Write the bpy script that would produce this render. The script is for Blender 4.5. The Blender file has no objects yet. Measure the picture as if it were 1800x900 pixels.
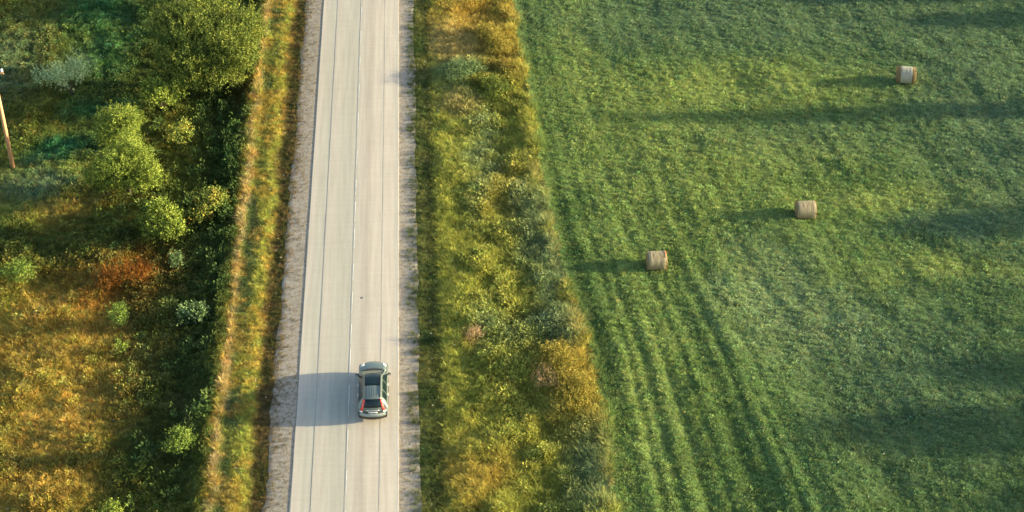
import bpy, math, random
import numpy as np
from mathutils import Vector, Matrix, Euler
R_ = math.radians
SC = bpy.context.scene
COL = SC.collection

# ------------------------------------------------------------------ camera
cd = bpy.data.cameras.new('camera'); cam = bpy.data.objects.new('camera', cd); COL.objects.link(cam)
cd.sensor_width = 36; cd.lens = 62.82; cd.clip_start = 1; cd.clip_end = 5000
cam.location = (5.8, -96.0, 74.0); cam.rotation_euler = (R_(52.5), 0, R_(-2.89))
SC.camera = cam
# ------------------------------------------------------------------ light
SUN_EL, SUN_ROT = R_(10.8), R_(90)
w = bpy.data.worlds.new('World'); SC.world = w; w.use_nodes = True
nt = w.node_tree; bg = nt.nodes['Background']
sky = nt.nodes.new('ShaderNodeTexSky'); sky.sky_type = 'NISHITA'; sky.sun_disc = False
sky.sun_elevation = SUN_EL; sky.sun_rotation = SUN_ROT; sky.air_density = 1.0; sky.dust_density = 1.5
nt.links.new(sky.outputs[0], bg.inputs[0]); bg.inputs[1].default_value = 0.13
sd = bpy.data.lights.new('sun', 'SUN'); sd.energy = 5.0; sd.angle = R_(0.9); sd.color = (1.0, 0.87, 0.53)
so = bpy.data.objects.new('sun', sd); COL.objects.link(so)
sdir = Vector((math.sin(SUN_ROT)*math.cos(SUN_EL), math.cos(SUN_ROT)*math.cos(SUN_EL), math.sin(SUN_EL)))
so.rotation_euler = sdir.to_track_quat('Z', 'Y').to_euler(); so.location = (60, 0, 40)
SC.view_settings.view_transform = 'Standard'; SC.view_settings.look = 'None'
SC.view_settings.gamma = 1; SC.view_settings.exposure = 1.98
SC.view_settings.use_curve_mapping = False
SC.cycles.max_bounces = 5; SC.cycles.diffuse_bounces = 3; SC.cycles.transmission_bounces = 4
SC.cycles.transparent_max_bounces = 6; SC.cycles.caustics_reflective = False; SC.cycles.caustics_refractive = False

rng = np.random.default_rng(7)
random.seed(7)

# ------------------------------------------------------------------ helpers
def tag(o, label=None, cat=None, group=None, kind=None):
    if label: o['label'] = label
    if cat: o['category'] = cat
    if group: o['group'] = group
    if kind: o['kind'] = kind
    return o
def empty(name, loc, rz=0):
    o = bpy.data.objects.new(name, None); COL.objects.link(o); o.location = loc; o.rotation_euler = (0, 0, rz)
    o.empty_display_size = .3
    return o
def mesh_np(name, V, Fq, mat=None, smooth=False):
    """V (n,3); Fq (m,k) with constant k"""
    me = bpy.data.meshes.new(name)
    V = np.asarray(V, dtype=np.float32); Fq = np.asarray(Fq, dtype=np.int32)
    m, k = Fq.shape
    me.vertices.add(len(V)); me.vertices.foreach_set('co', V.ravel())
    me.loops.add(m*k); me.loops.foreach_set('vertex_index', Fq.ravel())
    me.polygons.add(m); me.polygons.foreach_set('loop_start', np.arange(0, m*k, k, dtype=np.int32))
    me.update(calc_edges=True)
    me.polygons.foreach_set('use_smooth', np.full(m, bool(smooth)))
    if mat: me.materials.append(mat)
    return me
def link(name, me, parent=None, loc=None):
    o = bpy.data.objects.new(name, me); COL.objects.link(o)
    if parent: o.parent = parent
    if loc is not None: o.location = loc
    return o
class MB:
    def __init__(s): s.v = []; s.f = []
    def add(s, vs, fs):
        b = len(s.v); s.v += [tuple(v) for v in vs]; s.f += [tuple(i+b for i in f) for f in fs]
    def box(s, c, d, rot=None, taper=1.0):
        x, y, z = d[0]/2, d[1]/2, d[2]/2
        vs = [Vector((i*x*(taper if k > 0 else 1), j*y*(taper if k > 0 else 1), k*z)) for k in (-1, 1) for i, j in ((-1,-1),(1,-1),(1,1),(-1,1))]
        if rot: vs = [rot @ v for v in vs]
        vs = [v+Vector(c) for v in vs]
        s.add(vs, [(3,2,1,0),(4,5,6,7),(0,1,5,4),(1,2,6,5),(2,3,7,6),(3,0,4,7)])
    def tube(s, pts, rads, n=8, cap=True):
        pts = [Vector(p) for p in pts]; b = len(s.v)
        for i, p in enumerate(pts):
            t = (pts[min(i+1, len(pts)-1)]-pts[max(i-1, 0)]).normalized()
            a = t.orthogonal().normalized() if abs(t.z) < .9 else Vector((1,0,0)).cross(t).normalized()
            c = t.cross(a)
            for k in range(n):
                an = 2*math.pi*k/n
                s.v.append(tuple(p+(a*math.cos(an)+c*math.sin(an))*rads[i]))
        for i in range(len(pts)-1):
            for k in range(n):
                s.f.append((b+i*n+k, b+i*n+(k+1)%n, b+(i+1)*n+(k+1)%n, b+(i+1)*n+k))
        if cap:
            s.f.append(tuple(b+k for k in range(n))[::-1]); s.f.append(tuple(b+(len(pts)-1)*n+k for k in range(n)))
    def build(s, name, mat, parent=None, smooth=False, bevel=0):
        me = bpy.data.meshes.new(name); me.from_pydata(s.v, [], s.f); me.update()
        me.polygons.foreach_set('use_smooth', [bool(smooth)]*len(me.polygons))
        me.materials.append(mat)
        o = link(name, me, parent)
        if bevel:
            m = o.modifiers.new('bevel', 'BEVEL'); m.width = bevel; m.segments = 2; m.limit_method = 'ANGLE'
        return o

GRID = {}
def vnoise(x, y, scale, seed=0):
    """smooth value noise 0..1"""
    if seed not in GRID: GRID[seed] = np.random.default_rng(seed).random((256, 256))
    g = GRID[seed]
    u = np.asarray(x)/scale+1000.37; v = np.asarray(y)/scale+1000.71
    i = np.floor(u).astype(int); j = np.floor(v).astype(int); fu = u-i; fv = v-j
    fu = fu*fu*(3-2*fu); fv = fv*fv*(3-2*fv); i &= 255; j &= 255; i1 = (i+1) & 255; j1 = (j+1) & 255
    return (g[i, j]*(1-fu)+g[i1, j]*fu)*(1-fv)+(g[i, j1]*(1-fu)+g[i1, j1]*fu)*fv
def fbm(x, y, scale, seed=0, o=4):
    t = 0; a = 1; n = 0
    for k in range(o):
        t = t+a*vnoise(x, y, scale/2**k, seed*17+k); n += a; a *= .55
    return t/n
def sstep(a, b, x):
    t = np.clip((x-a)/(b-a), 0, 1); return t*t*(3-2*t)

# ------------------------------------------------------------------ ground shape
EY = np.array([-60, -24.06, -16.91, -10.02, -2.99, 5.44, 14.07, 23.69, 35.45, 70])
EX = np.array([14.4, 15.31, 15.48, 15.21, 14.29, 13.53, 13.26, 12.96, 12.44, 11.4])
def edge(y): return np.interp(y, EY, EX)+(vnoise(0*np.asarray(y), y, 1.3, 5)-.5)*.5
def rows_u(x, y): return (x-np.interp(y, [-60, -24, -10, -2, 6, 36, 70], [14.6, 15.4, 15.1, 14.3, 13.5, 12.4, 11.4]))/(1-.012*np.clip(y, -40, 60)*np.where(np.asarray(y) < 0, 1, .25))
def row_h(x, y):
    u = rows_u(x, y)+.22*(fbm(x, y, 11, 31, 2)-.5)
    a = vnoise(u, 0*u+y/90, .42, 41)*.75+vnoise(u, 0*u+y/90, .95, 42)*.6+.3+.09*np.sin(u*4.4)
    amp = .24*sstep(14, -14, y)*sstep(17, 9, u)*sstep(.6, 2.2, u)+.06
    h = (a-.8)*amp
    for u0, dp, ya in ((2.9, .10, 2), (4.2, .06, -4), (5.3, .12, 4), (7.55, .10, 0), (8.35, .14, -8), (10.4, .06, 0)):   # wheel ruts
        h = h-dp*np.exp(-((u-u0)/.17)**2)*sstep(ya, ya-9, y)+dp*.5*np.exp(-((u-u0+.4)/.25)**2)*sstep(ya, ya-9, y)
    return h
def hz(x, y):
    x = np.asarray(x, float); y = np.asarray(y, float)
    e = edge(y)
    zl = np.interp(x, [-60, -14, -10.6, -9.6, -8.5, -7.9, -7.3, -6.5, -6.0, -5.4, -4.7, -3.4], [-1.35, -1.15, -1.1, -.75, -.05, .02, -.10, -.04, -.06, -.2, -.1, -.035])
    zl = zl+(fbm(x, y, 3.2, 3)-.5)*.75*sstep(-9.5, -13, x)+(fbm(x, y, 1.1, 4)-.5)*.25*sstep(-4.8, -6.5, x)
    k = (x-4.6)/(e-4.6)
    zr = np.interp(k, [-1, 0, .08, .2, .36, .55, .72, .93, .99, 1.06, 1.12, 60], [-.03, -.06, -.18, -.04, -.12, -.42, -.40, -.05, .03, -.04, -.12, -.12])
    zr = zr+(fbm(x, y, 1.6, 6)-.5)*.75*sstep(0, .25, k)*sstep(1.05, .9, k)
    zr = np.where(k > 1.0, zr+row_h(x, y)+(fbm(x, y, 5, 8)-.5)*.5*sstep(1, 1.6, k)+(fbm(x, y, 16, 9)-.5)*1.0*sstep(1.2, 2.5, k)+(fbm(x, y, .8, 12)-.5)*.1, zr)
    return np.where(x < 0, zl, zr)

# ------------------------------------------------------------------ plant colour map (albedo by place; some patches paint sunlit bands, haze and shade)
PAL = dict(yg=(.37,.37,.07), olive=(.155,.165,.03), golive=(.30,.305,.06), dgreen=(.035,.07,.02), blueg=(.15,.225,.12), gold=(.47,.31,.065), tan=(.47,.355,.15),
           rust=(.24,.085,.015), emer=(.01,.17,.07), fieldd=(.07,.13,.04), field=(.16,.24,.07), fieldb=(.145,.215,.12), fieldy=(.33,.385,.11), fieldp=(.27,.34,.16), brown=(.15,.11,.04))
PAL = {k: np.array(v) for k, v in PAL.items()}
# (x, y, rx, ry, colour, weight)
LEFT = [(-23,33,6,6,'olive',1),(-22.4,37,2.6,3.5,'emer',2.2),(-20.6,30.7,2.2,4.5,'emer',1.4),(-28.6,29.3,2.5,5,'blueg',1.2),(-22.6,16.4,2.2,1.6,'emer',1.8),(-17,27,3,4,'dgreen',1.3),  # emer: tone of shadowed green; dgreen here paints the willow's shadow
        (-20.2,21.5,2.0,1.2,'emer',1.0),(-23.6,12.4,2.2,2.6,'blueg',1.4),(-26,8.1,3,1.6,'yg',1.3),(-21,8.3,1.8,1.2,'gold',1.2),(-22,14.6,2.5,.7,'yg',1.2),(-22,4.5,4,2.2,'dgreen',1.4),(-25,20,3,3,'olive',.8),
        (-20.7,4,2,2,'olive',.8),(-15.4,.5,2.6,2,'rust',2.2),(-16,-2,3,1.2,'rust',.7),(-18.6,-6,4.6,5.5,'gold',1.7),(-21,-1.5,3,2,'gold',1.3),(-17.5,-13,2.6,4,'gold',1.5),(-19,-19.5,3.5,2.5,'gold',1.6),(-19,-10,2,2,'yg',.9),
        (-22.8,-2,1.6,2.5,'yg',1),(-18.5,-17.2,4,.5,'dgreen',2.6),(-16,-4,2,.9,'dgreen',1.4),(-11.6,-9,2.2,10,'dgreen',2.2),(-12.4,-7,1.1,1.3,'gold',.8),(-9.6,6,1.2,12,'dgreen',1.5),(-11,-12,1.0,1.0,'brown',.6),  # dgreen strips paint the sapling's shadow and the shade under the bank
        (-13,-20,2,4,'olive',1.2),(-10,20,1.6,6,'dgreen',1.2),(-9.6,24,1,2,'rust',.8),(-15,36,8,3,'dgreen',.8),(-12,-4,2,3,'olive',.7)]
RIGHT = [(8.8,36,2.4,6,'gold',1.6),(7.6,29,1.6,3,'tan',1.1),(10.8,33,1.2,3,'gold',1),(11.4,27.5,1,4,'gold',1.1),(7.4,24,1.5,1.8,'blueg',1.8),(10.4,21.5,1.4,2.5,'olive',1.4),(7.3,19.2,.9,1.5,'tan',1.3),(10.6,14.3,1.0,4,'golive',1.4),
         (8.9,11.5,.9,5,'blueg',1.8),(10.4,8.2,1.1,3,'gold',.8),(10.5,8,1.4,3.5,'yg',1.2),(12,5,.9,4,'blueg',1.7),(12.9,-2,.9,3.5,'blueg',2),(12.5,-7,1.2,2,'blueg',1.5),(7.4,9,1.1,6,'yg',1.3),(7.7,-8.4,.7,.8,'rust',1.6),
         (10.4,-3,1.6,4,'golive',1.7),(9,-7.5,1.4,1.6,'blueg',1.1),(13.4,-12.5,1.8,3.6,'gold',1.25),(13.3,-13,1.7,3,'golive',.8),(14.1,-20,1.2,3,'blueg',1.6),(8.3,-20.5,1.0,1.8,'gold',1.2),(9.6,-23,1.6,2,'golive',1.2),(6.6,-2,1.1,9,'yg',1.6),
         (6.6,-20,.8,3,'gold',1.2),(10.9,-16.5,2,4,'golive',1.6),(6.5,-13,1.2,7,'yg',1.3),(9.6,-12,1.6,3,'golive',1),(6.4,12,1,9,'yg',1),(8.8,1,1.5,3,'golive',1)]
FIELD = [(29.5,21,8,2.2,'fieldy',1.6),(22,10,7,9,'fieldy',.6),(18,-12,3,10,'fieldy',.5),(17,26,1.4,10,'fieldy',.6),(38.5,6.2,4.5,1.3,'fieldy',1.6),(41,-2.3,5,1.1,'fieldy',1.9),(30,12,6,2,'fieldy',.7),(28,-5,3,4.5,'fieldp',1.7),(32,-8,2.5,2.5,'fieldp',1.2),(36,-15,7,8,'fieldb',1.4),(49,16,7,22,'fieldb',1.6),  # flat fieldy bands paint sunlit strips between tree shadows; fieldb paints haze
         (33,32,14,5,'fieldb',1.5),(42,2.5,4,1.4,'fieldb',1.2),(16.0,-9,1.0,8,'fieldd',1.6),(14.6,4,.9,8,'fieldd',1.0),(38,-20,9,6,'fieldd',.8),(45,-9,6,5,'fieldd',.6),(33,14,6,3,'fieldb',.6),(25,-16,3,6,'field',.5)]  # fieldb paints haze and shade, fieldd at lower right tree shade
def blend(x, y, table, base, nseed, wbase=.45):
    wx = x+(fbm(x, y, 2.4, nseed, 3)-.5)*3.2; wy = y+(fbm(x, y, 2.4, nseed+3, 3)-.5)*3.2
    W = np.full_like(x, wbase); Cc = np.outer(W, PAL[base])
    for (cx, cy, rx, ry, c, k) in table:
        g = k*np.exp(-(((wx-cx)/rx)**2+((wy-cy)/ry)**2)*.9)**1.0
        W = W+g; Cc = Cc+g[:, None]*PAL[c]
    return Cc/W[:, None]
def cover(x, y):
    x = np.asarray(x, float); y = np.asarray(y, float)
    cl = blend(x, y, LEFT, 'olive', 50)
    m = sstep(-8.45, -8.05, x+(vnoise(x, y, .8, 60)-.5)*.5)[:, None]
    xj = x+(fbm(x, y, 1.8, 63, 3)-.5)*1.1
    verge = np.stack([np.interp(xj, [-8.4,-8.0,-7.75,-7.5,-7.0,-6.6,-6.1,-5.65,-5.3,-4.8,-4.2], [PAL[c][i] for c in ('olive','tan','tan','golive','golive','golive','yg','brown','brown','brown','brown')]) for i in range(3)], 1)
    q1 = np.clip(sstep(-6.6, -7.1, x+(fbm(x, y, 1.2, 64, 2)-.5))*sstep(-7.9, -7.5, x)*sstep(.35, .6, fbm(x, y, 3, 65, 2)+.08), 0, 1)[:, None]*.75; verge = verge*(1-q1)+np.array((.06,.11,.05))*q1
    q2 = (sstep(-6.0, -5.6, x)*sstep(-4.5, -4.9, x)*sstep(.42, .58, fbm(x, y, .9, 67, 3)))[:, None]*.8; verge = verge*(1-q2)+np.array((.06,.07,.02))*q2
    q3 = sstep(.44, .6, fbm(x, y, .8, 68, 3))[:, None]*.55; q3 = q3*sstep(-5.3, -5.8, x)[:, None]; verge = verge*(1-q3)+PAL['gold']*q3
    cl = cl*(1-m)+verge*m
    e = edge(y); k = (x-4.6)/(e-4.6)
    cr = blend(x, y, RIGHT, 'golive', 70)
    m1 = sstep(.14, .05, k)[:, None]; cr = cr*(1-m1)+(PAL['dgreen']+(PAL['olive']*.8-PAL['dgreen']+.02)*fbm(x, y, 1.3, 66, 3)[:, None]**1.5*1.8)*m1
    m2 = (np.exp(-((x-e+.2+(vnoise(x, y, 1.1, 76)-.5)*.5)/.3)**2)*(-.45+1.35*fbm(x, y, 2.1, 77, 2)))[:, None]; m2 = np.clip(m2, 0, 1); cr = cr*(1-m2)+(PAL['gold']*.3+PAL['tan']*.35+PAL['olive']*.35)*m2
    cf = blend(x, y, FIELD, 'field', 90, .6)
    u = rows_u(x, y)
    st = vnoise(u, y*0+y/60, .42, 41)*.6+.2+.1*np.sin(u*4.4)
    cf = cf*(.8+.45*(st*sstep(16, 8, u)+.5*(1-sstep(16, 8, u))))[:, None]
    c = np.where((k > 1)[:, None], cf, cr)
    return np.where((x < 0)[:, None], cl, c)

# ------------------------------------------------------------------ materials
def mat(name):
    m = bpy.data.materials.new(name); m.use_nodes = True; n = m.node_tree; n.nodes.clear()
    out = n.nodes.new('ShaderNodeOutputMaterial'); return m, n, out
def principled(name, col, rough=.6, metal=0, bump=0, bscale=20, var=.0, vscale=3, coat=0, spec=.5):
    m, n, out = mat(name); b = n.nodes.new('ShaderNodeBsdfPrincipled'); n.links.new(b.outputs[0], out.inputs[0])
    b.inputs['Roughness'].default_value = rough; b.inputs['Metallic'].default_value = metal
    b.inputs['Specular IOR Level'].default_value = spec; b.inputs['Coat Weight'].default_value = coat
    b.inputs['Coat Roughness'].default_value = .05
    tc = n.nodes.new('ShaderNodeTexCoord')
    nz = n.nodes.new('ShaderNodeTexNoise'); nz.inputs['Scale'].default_value = vscale; nz.inputs['Detail'].default_value = 5
    n.links.new(tc.outputs['Object'], nz.inputs[0])
    mx = n.nodes.new('ShaderNodeMix'); mx.data_type = 'RGBA'
    mx.inputs[6].default_value = (*[c*(1-var) for c in col], 1); mx.inputs[7].default_value = (*[min(1, c*(1+var)) for c in col], 1)
    n.links.new(nz.outputs[0], mx.inputs[0]); n.links.new(mx.outputs[2], b.inputs['Base Color'])
    if bump:
        n2 = n.nodes.new('ShaderNodeTexNoise'); n2.inputs['Scale'].default_value = bscale; n2.inputs['Detail'].default_value = 4
        n.links.new(tc.outputs['Object'], n2.inputs[0])
        bp = n.nodes.new('ShaderNodeBump'); bp.inputs['Strength'].default_value = bump; bp.inputs['Distance'].default_value = .02
        n.links.new(n2.outputs[0], bp.inputs['Height']); n.links.new(bp.outputs[0], b.inputs['Normal'])
    return m
def leafy(name, cols=None, tint=False, trans=.16, spread=.45):
    """leaf material: colour from the plant's own mix of leaf colours, one value per leaf; tint = colour handed over by the clump"""
    m, n, out = mat(name); L = n.links
    d = n.nodes.new('ShaderNodeBsdfPrincipled'); d.inputs['Roughness'].default_value = .7; d.inputs['Specular IOR Level'].default_value = .1
    t = n.nodes.new('ShaderNodeBsdfTranslucent'); mx = n.nodes.new('ShaderNodeMixShader'); mx.inputs[0].default_value = trans
    L.new(d.outputs[0], mx.inputs[1]); L.new(t.outputs[0], mx.inputs[2]); L.new(mx.outputs[0], out.inputs[0])
    geo = n.nodes.new('ShaderNodeNewGeometry')
    if tint:
        at = n.nodes.new('ShaderNodeAttribute'); at.attribute_type = 'INSTANCER'; at.attribute_name = 'tint'; c0 = at.outputs['Color']
    else:
        rp = n.nodes.new('ShaderNodeValToRGB'); r = rp.color_ramp
        while len(r.elements) < len(cols): r.elements.new(.5)
        for i, c in enumerate(cols): r.elements[i].position = i/(len(cols)-1) if len(cols) > 1 else 0; r.elements[i].color = (*c, 1)
        tc = n.nodes.new('ShaderNodeTexCoord'); nz = n.nodes.new('ShaderNodeTexNoise'); nz.inputs['Scale'].default_value = 1.1; nz.inputs['Detail'].default_value = 2
        L.new(tc.outputs['Object'], nz.inputs[0])
        ma = n.nodes.new('ShaderNodeMath'); ma.operation = 'MULTIPLY_ADD'; L.new(geo.outputs['Random Per Island'], ma.inputs[0]); ma.inputs[1].default_value = .45
        mb = n.nodes.new('ShaderNodeMapRange'); mb.inputs[1].default_value = .3; mb.inputs[2].default_value = .7; mb.inputs[3].default_value = 0; mb.inputs[4].default_value = .55
        L.new(nz.outputs[0], mb.inputs[0]); L.new(mb.outputs[0], ma.inputs[2]); L.new(ma.outputs[0], rp.inputs[0]); c0 = rp.outputs[0]
    mr = n.nodes.new('ShaderNodeMapRange'); mr.inputs[3].default_value = 1-spread; mr.inputs[4].default_value = 1+spread
    L.new(geo.outputs['Random Per Island'], mr.inputs[0])
    hs = n.nodes.new('ShaderNodeVectorMath'); hs.operation = 'SCALE'; L.new(c0, hs.inputs[0]); L.new(mr.outputs[0], hs.inputs['Scale'])
    L.new(hs.outputs[0], d.inputs['Base Color']); L.new(hs.outputs[0], t.inputs[0])
    return m

M_tint = leafy('clump_leaves', tint=True, trans=.3, spread=.4)
def ground_mat():
    m, n, out = mat('thatch_and_soil'); L = n.links
    b = n.nodes.new('ShaderNodeBsdfPrincipled'); b.inputs['Roughness'].default_value = .95; b.inputs['Specular IOR Level'].default_value = .1
    L.new(b.outputs[0], out.inputs[0])
    at = n.nodes.new('ShaderNodeAttribute'); at.attribute_name = 'cover'
    tc = n.nodes.new('ShaderNodeTexCoord')
    nz = n.nodes.new('ShaderNodeTexNoise'); nz.inputs['Scale'].default_value = 7; nz.inputs['Detail'].default_value = 8; nz.inputs['Roughness'].default_value = .75
    L.new(tc.outputs['Object'], nz.inputs[0])
    mr = n.nodes.new('ShaderNodeMapRange'); mr.inputs[1].default_value = .3; mr.inputs[2].default_value = .7; mr.inputs[3].default_value = .35; mr.inputs[4].default_value = 1.1
    L.new(nz.outputs[0], mr.inputs[0])
    sc = n.nodes.new('ShaderNodeVectorMath'); sc.operation = 'SCALE'; L.new(at.outputs['Color'], sc.inputs[0]); L.new(mr.outputs[0], sc.inputs['Scale'])
    L.new(sc.outputs[0], b.inputs['Base Color'])
    bp = n.nodes.new('ShaderNodeBump'); bp.inputs['Strength'].default_value = .8; bp.inputs['Distance'].default_value = .08; L.new(nz.outputs[0], bp.inputs['Height']); L.new(bp.outputs[0], b.inputs['Normal'])
    return m
def gravel_mat():
    m, n, out = mat('gravel'); L = n.links
    b = n.nodes.new('ShaderNodeBsdfPrincipled'); b.inputs['Roughness'].default_value = .9; L.new(b.outputs[0], out.inputs[0])
    tc = n.nodes.new('ShaderNodeTexCoord')
    vo = n.nodes.new('ShaderNodeTexVoronoi'); vo.inputs['Scale'].default_value = 16; L.new(tc.outputs['Object'], vo.inputs[0])
    nz = n.nodes.new('ShaderNodeTexNoise'); nz.inputs['Scale'].default_value = 3.2; nz.inputs['Detail'].default_value = 7; nz.inputs['Roughness'].default_value = .7; L.new(tc.outputs['Object'], nz.inputs[0])
    r1 = n.nodes.new('ShaderNodeValToRGB'); r1.color_ramp.elements[0].color = (.13,.10,.07,1); r1.color_ramp.elements[1].color = (.35,.30,.235,1); L.new(vo.outputs['Color'], r1.inputs[0])
    r2 = n.nodes.new('ShaderNodeValToRGB'); r2.color_ramp.elements[0].position = .40; r2.color_ramp.elements[0].color = (.18,.125,.065,1); r2.color_ramp.elements[1].position = .56; r2.color_ramp.elements[1].color = (.31,.27,.215,1); L.new(nz.outputs[0], r2.inputs[0])
    mx = n.nodes.new('ShaderNodeMix'); mx.data_type = 'RGBA'; mx.inputs[0].default_value = .5; L.new(r1.outputs[0], mx.inputs[6]); L.new(r2.outputs[0], mx.inputs[7]); L.new(mx.outputs[2], b.inputs['Base Color'])
    bp = n.nodes.new('ShaderNodeBump'); bp.inputs['Strength'].default_value = .5; bp.inputs['Distance'].default_value = .02; L.new(vo.outputs['Distance'], bp.inputs['Height']); L.new(bp.outputs[0], b.inputs['Normal'])
    return m
def asphalt_mat(name, stops, seed):
    """worn pale asphalt: colour stops across the lane (x, rgb) blended with long streaks and grain"""
    m, n, out = mat(name); L = n.links
    b = n.nodes.new('ShaderNodeBsdfPrincipled'); b.inputs['Roughness'].default_value = .85; b.inputs['Specular IOR Level'].default_value = .25; L.new(b.outputs[0], out.inputs[0])
    tc = n.nodes.new('ShaderNodeTexCoord'); sx = n.nodes.new('ShaderNodeSeparateXYZ'); L.new(tc.outputs['Object'], sx.inputs[0])
    w1 = n.nodes.new('ShaderNodeTexNoise'); w1.inputs['Scale'].default_value = .25; L.new(tc.outputs['Object'], w1.inputs[0])
    wa = n.nodes.new('ShaderNodeMath'); wa.operation = 'MULTIPLY_ADD'; L.new(w1.outputs[0], wa.inputs[0]); wa.inputs[1].default_value = .25; L.new(sx.outputs[0], wa.inputs[2])
    mr = n.nodes.new('ShaderNodeMapRange'); mr.inputs[1].default_value = stops[0][0]+.125; mr.inputs[2].default_value = stops[-1][0]+.125; L.new(wa.outputs[0], mr.inputs[0])
    rp = n.nodes.new('ShaderNodeValToRGB'); r = rp.color_ramp
    while len(r.elements) < len(stops): r.elements.new(.5)
    for e, (x, c) in zip(list(r.elements), stops): pass
    for i, (x, c) in enumerate(stops):
        r.elements[i].position = (x-stops[0][0])/(stops[-1][0]-stops[0][0]); r.elements[i].color = (*c, 1)
    L.new(mr.outputs[0], rp.inputs[0])
    mp = n.nodes.new('ShaderNodeMapping'); mp.inputs['Scale'].default_value = (4.5, .16, 1); mp.inputs['Location'].default_value = (seed, seed, 0); L.new(tc.outputs['Object'], mp.inputs[0])
    st = n.nodes.new('ShaderNodeTexNoise'); st.inputs['Scale'].default_value = 1; st.inputs['Detail'].default_value = 2; L.new(mp.outputs[0], st.inputs[0])
    g = n.nodes.new('ShaderNodeTexNoise'); g.inputs['Scale'].default_value = 11; g.inputs['Detail'].default_value = 8; g.inputs['Roughness'].default_value = .8; L.new(tc.outputs['Object'], g.inputs[0])
    mp2 = n.nodes.new('ShaderNodeMapping'); mp2.inputs['Scale'].default_value = (.25, 3.5, 1); L.new(tc.outputs['Object'], mp2.inputs[0])
    cr = n.nodes.new('ShaderNodeTexNoise'); cr.inputs['Scale'].default_value = 1; cr.inputs['Detail'].default_value = 4; L.new(mp2.outputs[0], cr.inputs[0])
    a = n.nodes.new('ShaderNodeMath'); a.operation = 'MULTIPLY_ADD'; a.inputs[1].default_value = .42; a.inputs[2].default_value = .44; L.new(st.outputs[0], a.inputs[0])
    a2 = n.nodes.new('ShaderNodeMath'); a2.operation = 'MULTIPLY_ADD'; a2.inputs[1].default_value = .60; L.new(g.outputs[0], a2.inputs[0]); L.new(a.outputs[0], a2.inputs[2])
    a3 = n.nodes.new('ShaderNodeMath'); a3.operation = 'MULTIPLY_ADD'; a3.inputs[1].default_value = .14; L.new(cr.outputs[0], a3.inputs[0]); L.new(a2.outputs[0], a3.inputs[2])
    sc = n.nodes.new('ShaderNodeVectorMath'); sc.operation = 'SCALE'; L.new(rp.outputs[0], sc.inputs[0]); L.new(a3.outputs[0], sc.inputs['Scale']); L.new(sc.outputs[0], b.inputs['Base Color'])
    return m

# ------------------------------------------------------------------ ground sheet
def axis(lo, hi, step, far):
    core = np.arange(lo, hi+step/2, step); a = []; d = step; x = hi
    while x < far: d *= 1.5; x += d; a.append(x)
    b = []; d = step; x = lo
    while x > -far: d *= 1.5; x -= d; b.append(x)
    return np.concatenate([b[::-1], core, a])
gx = axis(-36, 62, .28, 1500); gy = axis(-34, 46, .4, 1500)
X, Y = np.meshgrid(gx, gy, indexing='ij'); xf, yf = X.ravel(), Y.ravel()
Z = hz(xf, yf)
Z = np.where((xf > -3.5) & (xf < 3.3), -.16, Z)
nx, ny = len(gx), len(gy)
ii, jj = np.meshgrid(np.arange(nx-1), np.arange(ny-1), indexing='ij'); q = (ii*ny+jj).ravel()
me = mesh_np('ground', np.stack([xf, yf, Z], 1), np.stack([q, q+ny, q+ny+1, q+1], 1), ground_mat(), True)
ca = me.color_attributes.new('cover', 'FLOAT_COLOR', 'POINT')
cc = np.ones((len(xf), 4), np.float32); cc[:, :3] = cover(xf, yf)*.7
ca.data.foreach_set('color', cc.ravel())
ground = link('ground', me); tag(ground, kind='structure')

# ------------------------------------------------------------------ road
def strip(name, x0, x1, z0, z1, m, parent, y0=-160, y1=260, depth=.2, wob=0, seed=0):
    ys = np.concatenate([[y0], np.arange(-34, 48, .5), [y1]])
    V = []; 
    for y in ys:
        a = x0+(vnoise(0, y, 2.3, seed)-.5)*wob+(vnoise(0, y, .5, seed+1)-.5)*wob*.4; b = x1+(vnoise(3, y, 2.1, seed+2)-.5)*wob+(vnoise(3, y, .5, seed+3)-.5)*wob*.4
        V += [(a, y, z0-depth), (a, y, z0), (b, y, z1), (b, y, z1-depth)]
    Fs = []
    for i in range(len(ys)-1):
        for k in range(3): Fs.append((i*4+k, (i+1)*4+k, (i+1)*4+k+1, i*4+k+1))
    return link(name, mesh_np(name, V, Fs, m), parent)
GP = (.335,.30,.25); PK = (.385,.335,.275); GR = (.33,.305,.25); DK = (.33,.285,.235); ED = (.355,.315,.26)
road = empty('road', (0, 0, 0)); tag(road, kind='structure')
strip('lane', -3.25, -2.10, .008, .018, asphalt_mat('asphalt_outer_left', [(-3.3, PK), (-2.9, ED), (-2.5, GR), (-2.1, GR)], 1), road)
strip('lane', -2.10, -.16, .0235, .027, asphalt_mat('asphalt_left', [(-2.1, GP), (-1.7, ED), (-1.2, GR), (-.6, (.315,.29,.24)), (-.16, GR)], 4), road)
strip('lane', -.16, 1.83, .029, .0275, asphalt_mat('asphalt_right', [(-.16, GP), (.25, ED), (.6, DK), (.85, DK), (1.15, PK), (1.83, PK)], 9), road)
strip('lane', 1.83, 2.97, .029, .022, asphalt_mat('asphalt_outer_right', [(1.83, PK), (2.4, PK), (2.97, ED)], 15), road, wob=.05, seed=8)
seam_dark = principled('seam_and_step_shade', (.19, .185, .17), .6, var=.3, vscale=9)
seam_mb = [(-3.27, .035, .006), (-2.11, .028, .0262), (-.175, .014, .0322), (1.83, .014, .0318)]  # left edge strip paints the pavement step's shadow line; others are dark seams
for sx_, wd, z in seam_mb:
    strip('seam_and_step_shade', sx_-wd/2, sx_+wd/2, z, z, seam_dark, road, depth=.03, wob=.035, seed=int(sx_*10)+60)
white = principled('road_paint', (.56, .54, .48), .6, var=.25, vscale=6)
worn = principled('worn_road_paint', (.50, .455, .39), .7, var=.22, vscale=1.5)
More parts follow.
